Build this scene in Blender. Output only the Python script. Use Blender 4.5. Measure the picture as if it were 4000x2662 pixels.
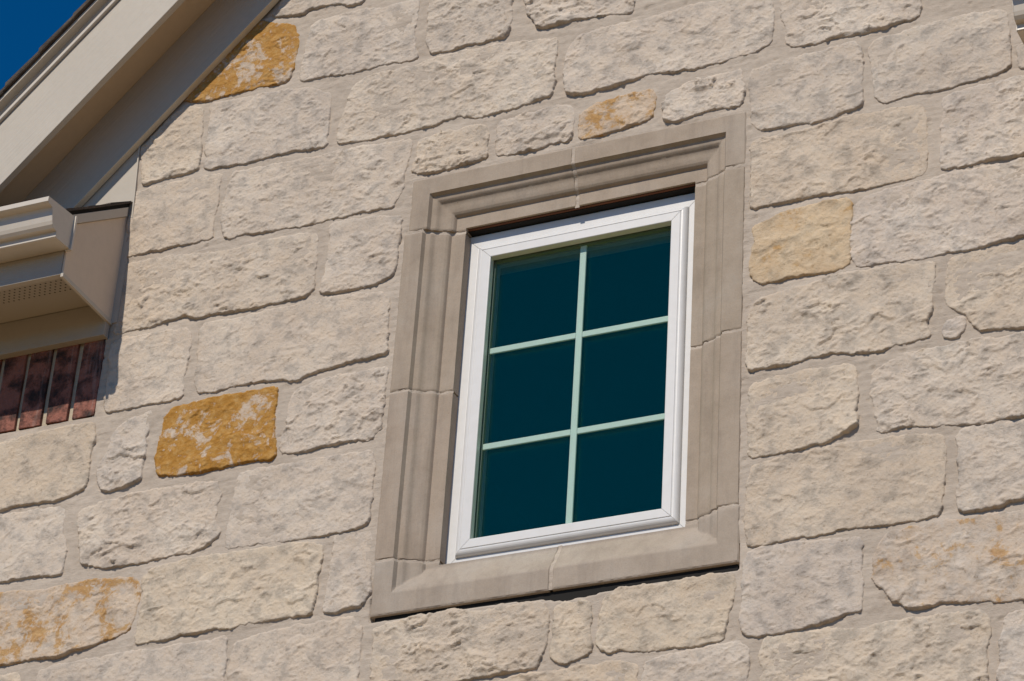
import bpy, math, random
import numpy as np
from mathutils import Matrix, Vector

# ------------------------------------------------------------------ scene, camera, sky, sun
for o in list(bpy.data.objects):
    bpy.data.objects.remove(o, do_unlink=True)
scn = bpy.context.scene
C = scn.collection

cam_d = bpy.data.cameras.new('camera')
cam = bpy.data.objects.new('camera', cam_d)
C.objects.link(cam)
cam.matrix_world = Matrix(((0.91297939, 0.16941443, 0.37117029, 2.42712354),
                           (0.40387097, -0.50443463, -0.7631736, -5.28494982),
                           (0.05793853, 0.84666667, -0.52896, 1.65),
                           (0, 0, 0, 1)))
cam_d.sensor_width = 36.0
cam_d.lens = 100.582
cam_d.clip_start = 0.05
cam_d.clip_end = 2000
scn.camera = cam

SUN = Vector((-0.11, -1.0, 0.956)).normalized()      # towards the sun
SUN_EL = math.asin(SUN.z)
world = bpy.data.worlds.new('World')
scn.world = world
world.use_nodes = True
wn = world.node_tree.nodes
wl = world.node_tree.links
wn.clear()
sky = wn.new('ShaderNodeTexSky')
sky.sky_type = 'NISHITA'
sky.sun_disc = False
sky.sun_elevation = SUN_EL
sky.sun_rotation = math.atan2(SUN.x, SUN.y)
sky.altitude = 2600
sky.air_density = 1.0
sky.dust_density = 0.1
sky.ozone_density = 3.5
bg = wn.new('ShaderNodeBackground')
bg.inputs['Strength'].default_value = 0.05
wo = wn.new('ShaderNodeOutputWorld')
tint = wn.new('ShaderNodeMix'); tint.data_type = 'RGBA'; tint.blend_type = 'MULTIPLY'
tint.inputs[0].default_value = 1.0
tint.inputs[7].default_value = (0.03, 1.46, 2.35, 1)      # polarised, deep clear blue
wl.new(sky.outputs[0], tint.inputs[6])
wl.new(tint.outputs[2], bg.inputs[0])
wl.new(bg.outputs[0], wo.inputs[0])

sl = bpy.data.lights.new('sun', 'SUN')
sl.energy = 5.0
sl.angle = math.radians(0.53)
sl.color = (1.0, 0.915, 0.80)
sun = bpy.data.objects.new('sun', sl)
C.objects.link(sun)
sun.rotation_euler = SUN.to_track_quat('Z', 'Y').to_euler()
sun.location = (0, -10, 14)

scn.view_settings.view_transform = 'Standard'
scn.view_settings.look = 'None'
scn.view_settings.exposure = -0.39
scn.view_settings.gamma = 1.0
scn.render.engine = 'CYCLES'
scn.cycles.max_bounces = 8
scn.cycles.transparent_max_bounces = 12

RNG = np.random.RandomState(11)
random.seed(7)

# ------------------------------------------------------------------ helpers
def hash2(ix, iy, seed):
    with np.errstate(over='ignore'):
        h = (ix.astype(np.int64) * 374761393 + iy.astype(np.int64) * 668265263 + int(seed) * 1442695041) & 0xFFFFFFFF
        h = ((h ^ (h >> 13)) * 1274126177) & 0xFFFFFFFF
        h = ((h ^ (h >> 16)) * 2246822519) & 0xFFFFFFFF
        h = h ^ (h >> 15)
    return (h & 0xFFFFFF) / float(0xFFFFFF)

def vnoise(x, y, seed):
    """gradient noise in about -1..1"""
    x0 = np.floor(x); y0 = np.floor(y)
    fx = x - x0; fy = y - y0
    ix = x0.astype(np.int64); iy = y0.astype(np.int64)
    u = fx * fx * fx * (fx * (fx * 6 - 15) + 10)
    v = fy * fy * fy * (fy * (fy * 6 - 15) + 10)
    def g(dx, dy):
        a = hash2(ix + dx, iy + dy, seed) * 2 * np.pi
        return np.cos(a) * (fx - dx) + np.sin(a) * (fy - dy)
    a = g(0, 0); b = g(1, 0); c = g(0, 1); d = g(1, 1)
    return 1.5 * ((a * (1 - u) + b * u) * (1 - v) + (c * (1 - u) + d * u) * v)

def fbm(x, y, seed, octv=3, gain=0.5):
    r = 0; amp = 1.0; f = 1.0
    for i in range(octv):
        r = r + amp * vnoise(x * f + 17.3 * i, y * f - 9.1 * i, seed + 31 * i)
        amp *= gain; f *= 2.03
    return r

def sstep(a, b, x):
    t = np.clip((x - a) / (b - a), 0, 1)
    return t * t * (3 - 2 * t)

def mesh_np(name, verts, quads, smooth=True):
    me = bpy.data.meshes.new(name)
    verts = np.asarray(verts, dtype=np.float32)
    quads = np.asarray(quads, dtype=np.int32)
    nq, k = quads.shape
    me.vertices.add(len(verts))
    me.vertices.foreach_set('co', verts.ravel())
    me.loops.add(nq * k)
    me.loops.foreach_set('vertex_index', quads.ravel())
    me.polygons.add(nq)
    me.polygons.foreach_set('loop_start', np.arange(0, nq * k, k, dtype=np.int32))
    me.polygons.foreach_set('use_smooth', np.full(nq, smooth, dtype=bool))
    me.update(calc_edges=True)
    me.validate()
    return me

def link(name, me, mat, parent=None):
    o = bpy.data.objects.new(name, me)
    C.objects.link(o)
    if me is not None and mat is not None:
        me.materials.clear(); me.materials.append(mat)
    if parent is not None:
        o.parent = parent
    return o

def thing(name, label, cat, loc=(0, 0, 0), group=None):
    o = bpy.data.objects.new(name, None)
    C.objects.link(o)
    o.location = loc
    o.empty_display_size = 0.1
    o['label'] = label; o['category'] = cat
    if group: o['group'] = group
    return o

class MB:
    """collects faces; build() links one mesh object, coordinates in world space"""
    def __init__(s): s.v = []; s.f = []
    def add(s, vs, fs):
        n = len(s.v); s.v += [tuple(p) for p in vs]; s.f += [tuple(i + n for i in f) for f in fs]
    def box(s, x0, x1, y0, y1, z0, z1):
        s.add([(x0,y0,z0),(x1,y0,z0),(x1,y1,z0),(x0,y1,z0),(x0,y0,z1),(x1,y0,z1),(x1,y1,z1),(x0,y1,z1)],
              [(0,3,2,1),(4,5,6,7),(0,1,5,4),(1,2,6,5),(2,3,7,6),(3,0,4,7)])
    def prism(s, pts, axis, a, b):
        """closed polygon pts extruded between a and b along axis ('x': pts are (y,z); 'y': (x,z))"""
        n = len(pts)
        if axis == 'x': P = lambda p, t: (t, p[0], p[1])
        else: P = lambda p, t: (p[0], t, p[1])
        s.add([P(p, a) for p in pts] + [P(p, b) for p in pts],
              [tuple(range(n))[::-1], tuple(range(n, 2 * n))] + [(i, (i + 1) % n, n + (i + 1) % n, n + i) for i in range(n)])
    def build(s, name, mat, parent=None, bevel=0.0, seg=2, smooth=False):
        me = bpy.data.meshes.new(name)
        me.from_pydata(s.v, [], s.f)
        import bmesh
        bm = bmesh.new(); bm.from_mesh(me)
        bmesh.ops.recalc_face_normals(bm, faces=bm.faces)
        bm.to_mesh(me); bm.free()
        if smooth:
            me.polygons.foreach_set('use_smooth', [True] * len(me.polygons))
        o = link(name, me, mat, parent)
        if bevel > 0:
            m = o.modifiers.new('bevel', 'BEVEL'); m.width = bevel; m.segments = seg
            m.limit_method = 'ANGLE'; m.angle_limit = math.radians(35)
            m.harden_normals = False
        return o

# ------------------------------------------------------------------ materials
def mat(name):
    m = bpy.data.materials.new(name); m.use_nodes = True
    nt = m.node_tree
    b = nt.nodes['Principled BSDF']
    return m, nt, b

def nd(nt, typ, **kw):
    n = nt.nodes.new(typ)
    for k, v in kw.items():
        if k in n.inputs.keys(): n.inputs[k].default_value = v
        else: setattr(n, k, v)
    return n

def noise(nt, vec, scale, detail=4, rough=0.55, dist=0.0):
    n = nd(nt, 'ShaderNodeTexNoise')
    n.inputs['Scale'].default_value = scale; n.inputs['Detail'].default_value = detail
    n.inputs['Roughness'].default_value = rough; n.inputs['Distortion'].default_value = dist
    if vec is not None: nt.links.new(vec, n.inputs['Vector'])
    return n.outputs['Fac']

def ramp(nt, fac, stops):
    r = nt.nodes.new('ShaderNodeValToRGB')
    e = r.color_ramp.elements
    while len(e) > 1: e.remove(e[-1])
    e[0].position = stops[0][0]; e[0].color = (*stops[0][1], 1)
    for p, c in stops[1:]:
        k = e.new(p); k.color = (*c, 1)
    nt.links.new(fac, r.inputs['Fac'])
    return r.outputs['Color']

def mix(nt, fac, a, b, mode='MIX'):
    m = nt.nodes.new('ShaderNodeMix'); m.data_type = 'RGBA'; m.blend_type = mode
    for sock, val in ((m.inputs[0], fac), (m.inputs[6], a), (m.inputs[7], b)):
        if isinstance(val, bpy.types.NodeSocket): nt.links.new(val, sock)
        elif isinstance(val, (int, float)): sock.default_value = val
        else: sock.default_value = (*val, 1)
    return m.outputs[2]

def math_n(nt, op, a, b=None):
    m = nt.nodes.new('ShaderNodeMath'); m.operation = op
    for i, val in enumerate((a, b)):
        if val is None: continue
        if isinstance(val, bpy.types.NodeSocket): nt.links.new(val, m.inputs[i])
        else: m.inputs[i].default_value = val
    return m.outputs[0]

def bump(nt, b, h, strength, dist):
    n = nt.nodes.new('ShaderNodeBump'); n.inputs['Strength'].default_value = strength
    n.inputs['Distance'].default_value = dist
    nt.links.new(h, n.inputs['Height']); nt.links.new(n.outputs[0], b.inputs['Normal'])
    return n

def objvec(nt, offset=True, scale=(1, 1, 1)):
    tc = nt.nodes.new('ShaderNodeTexCoord')
    mp = nt.nodes.new('ShaderNodeMapping'); mp.inputs['Scale'].default_value = scale
    nt.links.new(tc.outputs['Object'], mp.inputs['Vector'])
    if offset:
        oi = nt.nodes.new('ShaderNodeObjectInfo')
        cx = nt.nodes.new('ShaderNodeCombineXYZ')
        nt.links.new(math_n(nt, 'MULTIPLY', oi.outputs['Random'], 37.0), cx.inputs[0])
        nt.links.new(math_n(nt, 'MULTIPLY', oi.outputs['Random'], 91.0), cx.inputs[2])
        nt.links.new(cx.outputs[0], mp.inputs['Location'])
    return mp.outputs[0]

def make_limestone():
    m, nt, b = mat('limestone')
    v = objvec(nt)
    oi = nt.nodes.new('ShaderNodeObjectInfo')
    big = noise(nt, v, 5.0, 3, 0.5)
    med = noise(nt, v, 22.0, 5, 0.62)
    fine = noise(nt, v, 95.0, 5, 0.65)
    base = ramp(nt, big, [(0.33, (0.486, 0.418, 0.355)), (0.5, (0.534, 0.461, 0.391)), (0.66, (0.575, 0.506, 0.434))])
    grey = ramp(nt, med, [(0.38, (0.70, 0.715, 0.735)), (0.49, (1, 1, 1)), (0.62, (1.05, 1.02, 0.975))])
    col = mix(nt, 0.75, base, grey, 'MULTIPLY')
    spk = ramp(nt, fine, [(0.30, (0.60, 0.57, 0.53)), (0.40, (0.97, 0.97, 0.97)), (0.64, (1.04, 1.04, 1.04)), (0.75, (1.15, 1.15, 1.15))])
    col = mix(nt, 0.8, col, spk, 'MULTIPLY')
    col = mix(nt, 1.0, col, oi.outputs['Color'], 'MULTIPLY')
    # ochre staining, amount stored in the object colour's alpha
    gn = noise(nt, v, 13.0, 10, 0.72, 0.4)
    gn2 = noise(nt, v, 46.0, 6, 0.68)
    gm = math_n(nt, 'ADD', math_n(nt, 'MULTIPLY', gn, 0.66), math_n(nt, 'MULTIPLY', gn2, 0.34))
    thr = math_n(nt, 'SUBTRACT', 0.70, math_n(nt, 'MULTIPLY', oi.outputs['Alpha'], 0.33))
    msk = nt.nodes.new('ShaderNodeMapRange')
    nt.links.new(gm, msk.inputs[0])
    nt.links.new(math_n(nt, 'SUBTRACT', thr, 0.02), msk.inputs[1]); nt.links.new(math_n(nt, 'ADD', thr, 0.045), msk.inputs[2])
    gcol = ramp(nt, gn2, [(0.3, (0.31, 0.140, 0.022)), (0.5, (0.385, 0.195, 0.042)), (0.68, (0.47, 0.285, 0.105))])
    soft = nt.nodes.new('ShaderNodeMapRange')      # weakly stained stones carry a paler stain
    nt.links.new(oi.outputs['Alpha'], soft.inputs[0])
    soft.inputs[1].default_value = 0.1; soft.inputs[2].default_value = 0.8
    soft.inputs[3].default_value = 0.42; soft.inputs[4].default_value = 1.0
    has = math_n(nt, 'GREATER_THAN', oi.outputs['Alpha'], 0.05)
    halo = nt.nodes.new('ShaderNodeMapRange')
    nt.links.new(gm, halo.inputs[0])
    nt.links.new(math_n(nt, 'SUBTRACT', thr, 0.13), halo.inputs[1]); nt.links.new(math_n(nt, 'ADD', thr, 0.03), halo.inputs[2])
    both = math_n(nt, 'MAXIMUM', msk.outputs[0], math_n(nt, 'MULTIPLY', halo.outputs[0], 0.34))
    fac = math_n(nt, 'MULTIPLY', math_n(nt, 'MULTIPLY', both, soft.outputs[0]), has)
    col = mix(nt, fac, col, gcol)
    nt.links.new(col, b.inputs['Base Color'])
    b.inputs['Roughness'].default_value = 0.93
    b.inputs['Specular IOR Level'].default_value = 0.2
    h1 = noise(nt, v, 120.0, 6, 0.7)
    h2 = noise(nt, v, 48.0, 4, 0.6)
    h = math_n(nt, 'ADD', math_n(nt, 'MULTIPLY', h1, 0.55), math_n(nt, 'MULTIPLY', h2, 0.6))
    bump(nt, b, h, 0.8, 0.0068)
    return m

def make_mortar(name, c0, c1):
    m, nt, b = mat(name)
    v = objvec(nt, False)
    n1 = noise(nt, v, 4.0, 4, 0.55); n2 = noise(nt, v, 70.0, 4, 0.6); n3 = noise(nt, v, 320.0, 2, 0.5)
    col = ramp(nt, n1, [(0.35, c0), (0.65, c1)])
    col = mix(nt, 0.5, col, ramp(nt, n2, [(0.3, (0.86, 0.85, 0.84)), (0.6, (1.04, 1.04, 1.03))]), 'MULTIPLY')
    nt.links.new(col, b.inputs['Base Color'])
    b.inputs['Roughness'].default_value = 0.95
    b.inputs['Specular IOR Level'].default_value = 0.15
    mp = nt.nodes.new('ShaderNodeMapping'); mp.inputs['Scale'].default_value = (9, 20, 75)
    nt.links.new(v, mp.inputs['Vector'])
    n4 = noise(nt, mp.outputs[0], 1.0, 4, 0.6, 0.6)          # trowel drag
    col2 = mix(nt, 0.6, col, ramp(nt, n4, [(0.33, (0.84, 0.83, 0.82)), (0.55, (1.02, 1.02, 1.02))]), 'MULTIPLY')
    nt.links.new(col2, b.inputs['Base Color'])
    h = math_n(nt, 'ADD', math_n(nt, 'ADD', math_n(nt, 'MULTIPLY', n2, 0.6), math_n(nt, 'MULTIPLY', n3, 0.35)), math_n(nt, 'MULTIPLY', n4, 0.6))
    bump(nt, b, h, 0.8, 0.0035)
    return m

def make_cast():
    m, nt, b = mat('cast_stone')
    v = objvec(nt)
    n1 = noise(nt, v, 6.0, 4, 0.6); n2 = noise(nt, v, 240.0, 3, 0.7); n3 = noise(nt, v, 40.0, 4, 0.6)
    col = ramp(nt, n1, [(0.30, (0.304, 0.246, 0.189)), (0.5, (0.355, 0.291, 0.229)), (0.7, (0.380, 0.323, 0.264))])
    col = mix(nt, 0.55, col, ramp(nt, n2, [(0.3, (0.85, 0.85, 0.85)), (0.6, (1.05, 1.05, 1.05))]), 'MULTIPLY')
    col = mix(nt, 0.4, col, ramp(nt, n3, [(0.35, (0.9, 0.9, 0.9)), (0.6, (1.04, 1.04, 1.04))]), 'MULTIPLY')
    mp = nt.nodes.new('ShaderNodeMapping'); mp.inputs['Scale'].default_value = (26, 26, 3.2)
    nt.links.new(v, mp.inputs['Vector'])
    n4 = noise(nt, mp.outputs[0], 1.0, 5, 0.65, 0.5)           # rain streaks
    col = mix(nt, 0.5, col, ramp(nt, n4, [(0.34, (0.78, 0.78, 0.79)), (0.50, (1, 1, 1)), (0.70, (1.06, 1.05, 1.03))]), 'MULTIPLY')
    n5 = noise(nt, v, 420.0, 2, 0.5)                            # pinholes
    col = mix(nt, 0.7, col, ramp(nt, n5, [(0.26, (0.45, 0.43, 0.40)), (0.31, (1, 1, 1))]), 'MULTIPLY')
    oi = nt.nodes.new('ShaderNodeObjectInfo')
    col = mix(nt, 1.0, col, oi.outputs['Color'], 'MULTIPLY')
    nt.links.new(col, b.inputs['Base Color'])
    b.inputs['Roughness'].default_value = 0.88; b.inputs['Specular IOR Level'].default_value = 0.25
    bump(nt, b, n2, 0.25, 0.0015)
    return m

def make_paint(name, col, rough=0.45, grain=None, var=0.05, bstr=0.35):
    """painted boards / coated metal; grain = scale vector of embossed wood grain in object space"""
    m, nt, b = mat(name)
    v = objvec(nt, True)
    n1 = noise(nt, v, 3.0, 4, 0.6); n2 = noise(nt, v, 45.0, 3, 0.6)
    lo = tuple(c * (1 - var) for c in col); hi = tuple(min(1, c * (1 + var)) for c in col)
    c = ramp(nt, n1, [(0.35, lo), (0.65, hi)])
    c = mix(nt, 0.35, c, ramp(nt, n2, [(0.35, (0.93, 0.93, 0.92)), (0.6, (1.03, 1.03, 1.03))]), 'MULTIPLY')
    nt.links.new(c, b.inputs['Base Color'])
    b.inputs['Roughness'].default_value = rough
    b.inputs['Specular IOR Level'].default_value = 0.4
    if grain is not None:
        tc = nt.nodes.new('ShaderNodeTexCoord')
        sp = nt.nodes.new('ShaderNodeSeparateXYZ'); nt.links.new(tc.outputs['Object'], sp.inputs[0])
        ca, sa = math.cos(grain[1]), math.sin(grain[1])
        u = math_n(nt, 'ADD', math_n(nt, 'MULTIPLY', sp.outputs[0], ca), math_n(nt, 'MULTIPLY', sp.outputs[2], sa))
        w = math_n(nt, 'SUBTRACT', math_n(nt, 'MULTIPLY', sp.outputs[2], ca), math_n(nt, 'MULTIPLY', sp.outputs[0], sa))
        cb = nt.nodes.new('ShaderNodeCombineXYZ')
        nt.links.new(math_n(nt, 'MULTIPLY', u, grain[0][0]), cb.inputs[0])
        nt.links.new(math_n(nt, 'MULTIPLY', sp.outputs[1], grain[0][1]), cb.inputs[1])
        nt.links.new(math_n(nt, 'MULTIPLY', w, grain[0][2]), cb.inputs[2])
        mp = cb
        g = noise(nt, mp.outputs[0], 1.0, 5, 0.6, 0.35)
        bump(nt, b, g, bstr, 0.004)
    else:
        bump(nt, b, noise(nt, v, 160.0, 3, 0.5), 0.06, 0.001)
    return m

M = {}
M['stone'] = make_limestone()
M['mortar'] = make_mortar('mortar', (0.422, 0.356, 0.292), (0.482, 0.412, 0.342))
M['brick_mortar'] = make_mortar('brick_mortar', (0.46, 0.39, 0.29), (0.52, 0.44, 0.33))
M['cast'] = make_cast()
M['white'] = make_paint('white_vinyl', (0.665, 0.655, 0.64), 0.32, None, 0.02)
BEIGE = (0.475, 0.424, 0.355)
M['beige'] = make_paint('beige_metal', BEIGE, 0.42, None, 0.03)
A45 = math.atan(1.045)
M['beige_grain'] = make_paint('beige_embossed', BEIGE, 0.55, ((4, 60, 120), A45), 0.03, 0.45)
M['beige_grain_h'] = make_paint('beige_embossed_level', (0.40, 0.355, 0.30), 0.55, ((6, 60, 250), 0.0), 0.03, 0.3)
M['beige_rib'] = make_paint('beige_ribbed', (0.64, 0.52, 0.40), 0.55, ((60, 400, 5), 0.0), 0.03, 0.30)
M['almond'] = make_paint('almond_trim', (0.66, 0.58, 0.45), 0.5, None, 0.03)
M['soffit_beige'] = make_paint('soffit_beige', (0.60, 0.45, 0.29), 0.5, None, 0.03)
M['gutter'] = make_paint('gutter_coat', (0.57, 0.51, 0.435), 0.35, None, 0.02)

def make_brick():
    m, nt, b = mat('brick')
    v = objvec(nt)
    n1 = noise(nt, v, 19.0, 6, 0.68, 0.2); n2 = noise(nt, v, 85.0, 5, 0.65)
    mp = nt.nodes.new('ShaderNodeMapping'); mp.inputs['Scale'].default_value = (55, 55, 5)
    nt.links.new(v, mp.inputs['Vector'])
    n3 = noise(nt, mp.outputs[0], 1.0, 3, 0.6)
    c = ramp(nt, n1, [(0.36, (0.025, 0.014, 0.012)), (0.45, (0.110, 0.040, 0.027)), (0.56, (0.275, 0.105, 0.072))])
    c = mix(nt, 0.6, c, ramp(nt, n2, [(0.3, (0.7, 0.7, 0.7)), (0.65, (1.15, 1.12, 1.1))]), 'MULTIPLY')
    w = ramp(nt, n3, [(0.58, (0, 0, 0)), (0.66, (1, 1, 1))])
    c = mix(nt, math_n(nt, 'MULTIPLY', w, 0.28), c, (0.38, 0.27, 0.235))
    nt.links.new(c, b.inputs['Base Color'])
    b.inputs['Roughness'].default_value = 0.75; b.inputs['Specular IOR Level'].default_value = 0.35
    bump(nt, b, n2, 0.9, 0.005)
    return m
M['brick'] = make_brick()

def make_shingle():
    m, nt, b = mat('asphalt_shingle')
    v = objvec(nt)
    n1 = noise(nt, v, 14.0, 4, 0.6); n2 = noise(nt, v, 260.0, 3, 0.7)
    c = ramp(nt, n1, [(0.35, (0.045, 0.035, 0.028)), (0.65, (0.105, 0.080, 0.060))])
    c = mix(nt, 0.8, c, ramp(nt, n2, [(0.3, (0.5, 0.5, 0.5)), (0.7, (1.6, 1.55, 1.5))]), 'MULTIPLY')
    nt.links.new(c, b.inputs['Base Color']); b.inputs['Roughness'].default_value = 0.95
    bump(nt, b, n2, 0.7, 0.003)
    return m
M['shingle'] = make_shingle()

def make_soffit():
    """vented soffit: fine punched holes as print-size marks, too small to model one by one"""
    m, nt, b = mat('vented_soffit')
    tc = nt.nodes.new('ShaderNodeTexCoord')
    sp = nt.nodes.new('ShaderNodeSeparateXYZ'); nt.links.new(tc.outputs['Object'], sp.inputs[0])
    px, py = 0.0158, 0.0115
    row = math_n(nt, 'FLOOR', math_n(nt, 'DIVIDE', sp.outputs[1], py))
    odd = math_n(nt, 'MULTIPLY', math_n(nt, 'MODULO', math_n(nt, 'ABSOLUTE', row), 2.0), 0.5)
    fx = math_n(nt, 'SUBTRACT', math_n(nt, 'FRACT', math_n(nt, 'ADD', math_n(nt, 'DIVIDE', sp.outputs[0], px), odd)), 0.5)
    fy = math_n(nt, 'SUBTRACT', math_n(nt, 'FRACT', math_n(nt, 'DIVIDE', sp.outputs[1], py)), 0.5)
    dx = math_n(nt, 'MULTIPLY', fx, px); dy = math_n(nt, 'MULTIPLY', fy, py)
    d = math_n(nt, 'SQRT', math_n(nt, 'ADD', math_n(nt, 'MULTIPLY', dx, dx), math_n(nt, 'MULTIPLY', dy, dy)))
    hole = math_n(nt, 'LESS_THAN', d, 0.0026)
    zone = math_n(nt, 'LESS_THAN', sp.outputs[1], -0.105)
    hole = math_n(nt, 'MULTIPLY', hole, zone)
    c = mix(nt, hole, (0.42, 0.37, 0.305), (0.03, 0.025, 0.02))
    nt.links.new(c, b.inputs['Base Color']); b.inputs['Roughness'].default_value = 0.5
    return m
M['soffit'] = make_soffit()

def make_glass():
    m, nt, b = mat('tinted_glass')
    nt.nodes.remove(b)
    out = [n for n in nt.nodes if n.type == 'OUTPUT_MATERIAL'][0]
    tr = nt.nodes.new('ShaderNodeBsdfTransparent'); tr.inputs[0].default_value = (0.875, 0.925, 0.905, 1)
    gl = nt.nodes.new('ShaderNodeBsdfGlossy'); gl.inputs['Color'].default_value = (0.85, 1.30, 0.68, 1)
    gl.inputs['Roughness'].default_value = 0.0
    lw = nt.nodes.new('ShaderNodeLayerWeight'); lw.inputs['Blend'].default_value = 0.5
    sch = math_n(nt, 'ADD', math_n(nt, 'MULTIPLY', math_n(nt, 'POWER', lw.outputs['Facing'], 5.0), 0.96), 0.046)
    mx = nt.nodes.new('ShaderNodeMixShader')
    nt.links.new(sch, mx.inputs[0]); nt.links.new(tr.outputs[0], mx.inputs[1]); nt.links.new(gl.outputs[0], mx.inputs[2])
    nt.links.new(mx.outputs[0], out.inputs[0])
    return m
M['glass'] = make_glass()
M['muntin'] = make_paint('grille_white', (0.72, 0.74, 0.72), 0.4, None, 0.01)
M['spacer'] = make_paint('spacer_grey', (0.16, 0.17, 0.17), 0.4, None, 0.02)
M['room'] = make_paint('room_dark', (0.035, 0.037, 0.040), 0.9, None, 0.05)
M['rust'] = make_paint('rusty_steel', (0.13, 0.045, 0.018), 0.85, None, 0.3)
M['void'] = make_paint('deck_and_shade_black', (0.012, 0.011, 0.010), 0.95, None, 0.1)  # roof deck, and the added black pieces that stand in for shade in gaps

def make_ground():
    m, nt, b = mat('dry_ground')
    v = objvec(nt, False)
    n1 = noise(nt, v, 0.35, 5, 0.6); n2 = noise(nt, v, 9.0, 5, 0.65)
    c = ramp(nt, n1, [(0.35, (0.27, 0.180, 0.080)), (0.65, (0.36, 0.245, 0.115))])
    c = mix(nt, 0.6, c, ramp(nt, n2, [(0.3, (0.75, 0.75, 0.74)), (0.65, (1.08, 1.08, 1.08))]), 'MULTIPLY')
    nt.links.new(c, b.inputs['Base Color']); b.inputs['Roughness'].default_value = 0.95
    bump(nt, b, n2, 0.4, 0.02)
    return m

# ------------------------------------------------------------------ ground
g = MB()
g.add([(-600, -600, 0), (600, -600, 0), (600, 600, 0), (-600, 600, 0)], [(0, 1, 2, 3)])
go = g.build('ground', make_ground()); go['kind'] = 'structure'
go['label'] = 'pale dry ground in front of the house'

# ------------------------------------------------------------------ geometry constants (metres; wall face is the plane y = 0)
CXM = -0.049                     # middle of the gable
def mx(x): return 2 * CXM - x    # mirror across the gable's middle
SL = 1.045                       # gable slope
CAS = (-0.458, 0.449, 4.616, 5.858)     # surround, outer rectangle
XL, XR = -1.318, mx(-1.318)      # ends of the stone gable between the eaves
BRK0 = 5.322                     # underside of the soldier course
FR_B = 7.540                     # z - SL*x of the rake frieze's lower edge

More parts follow.
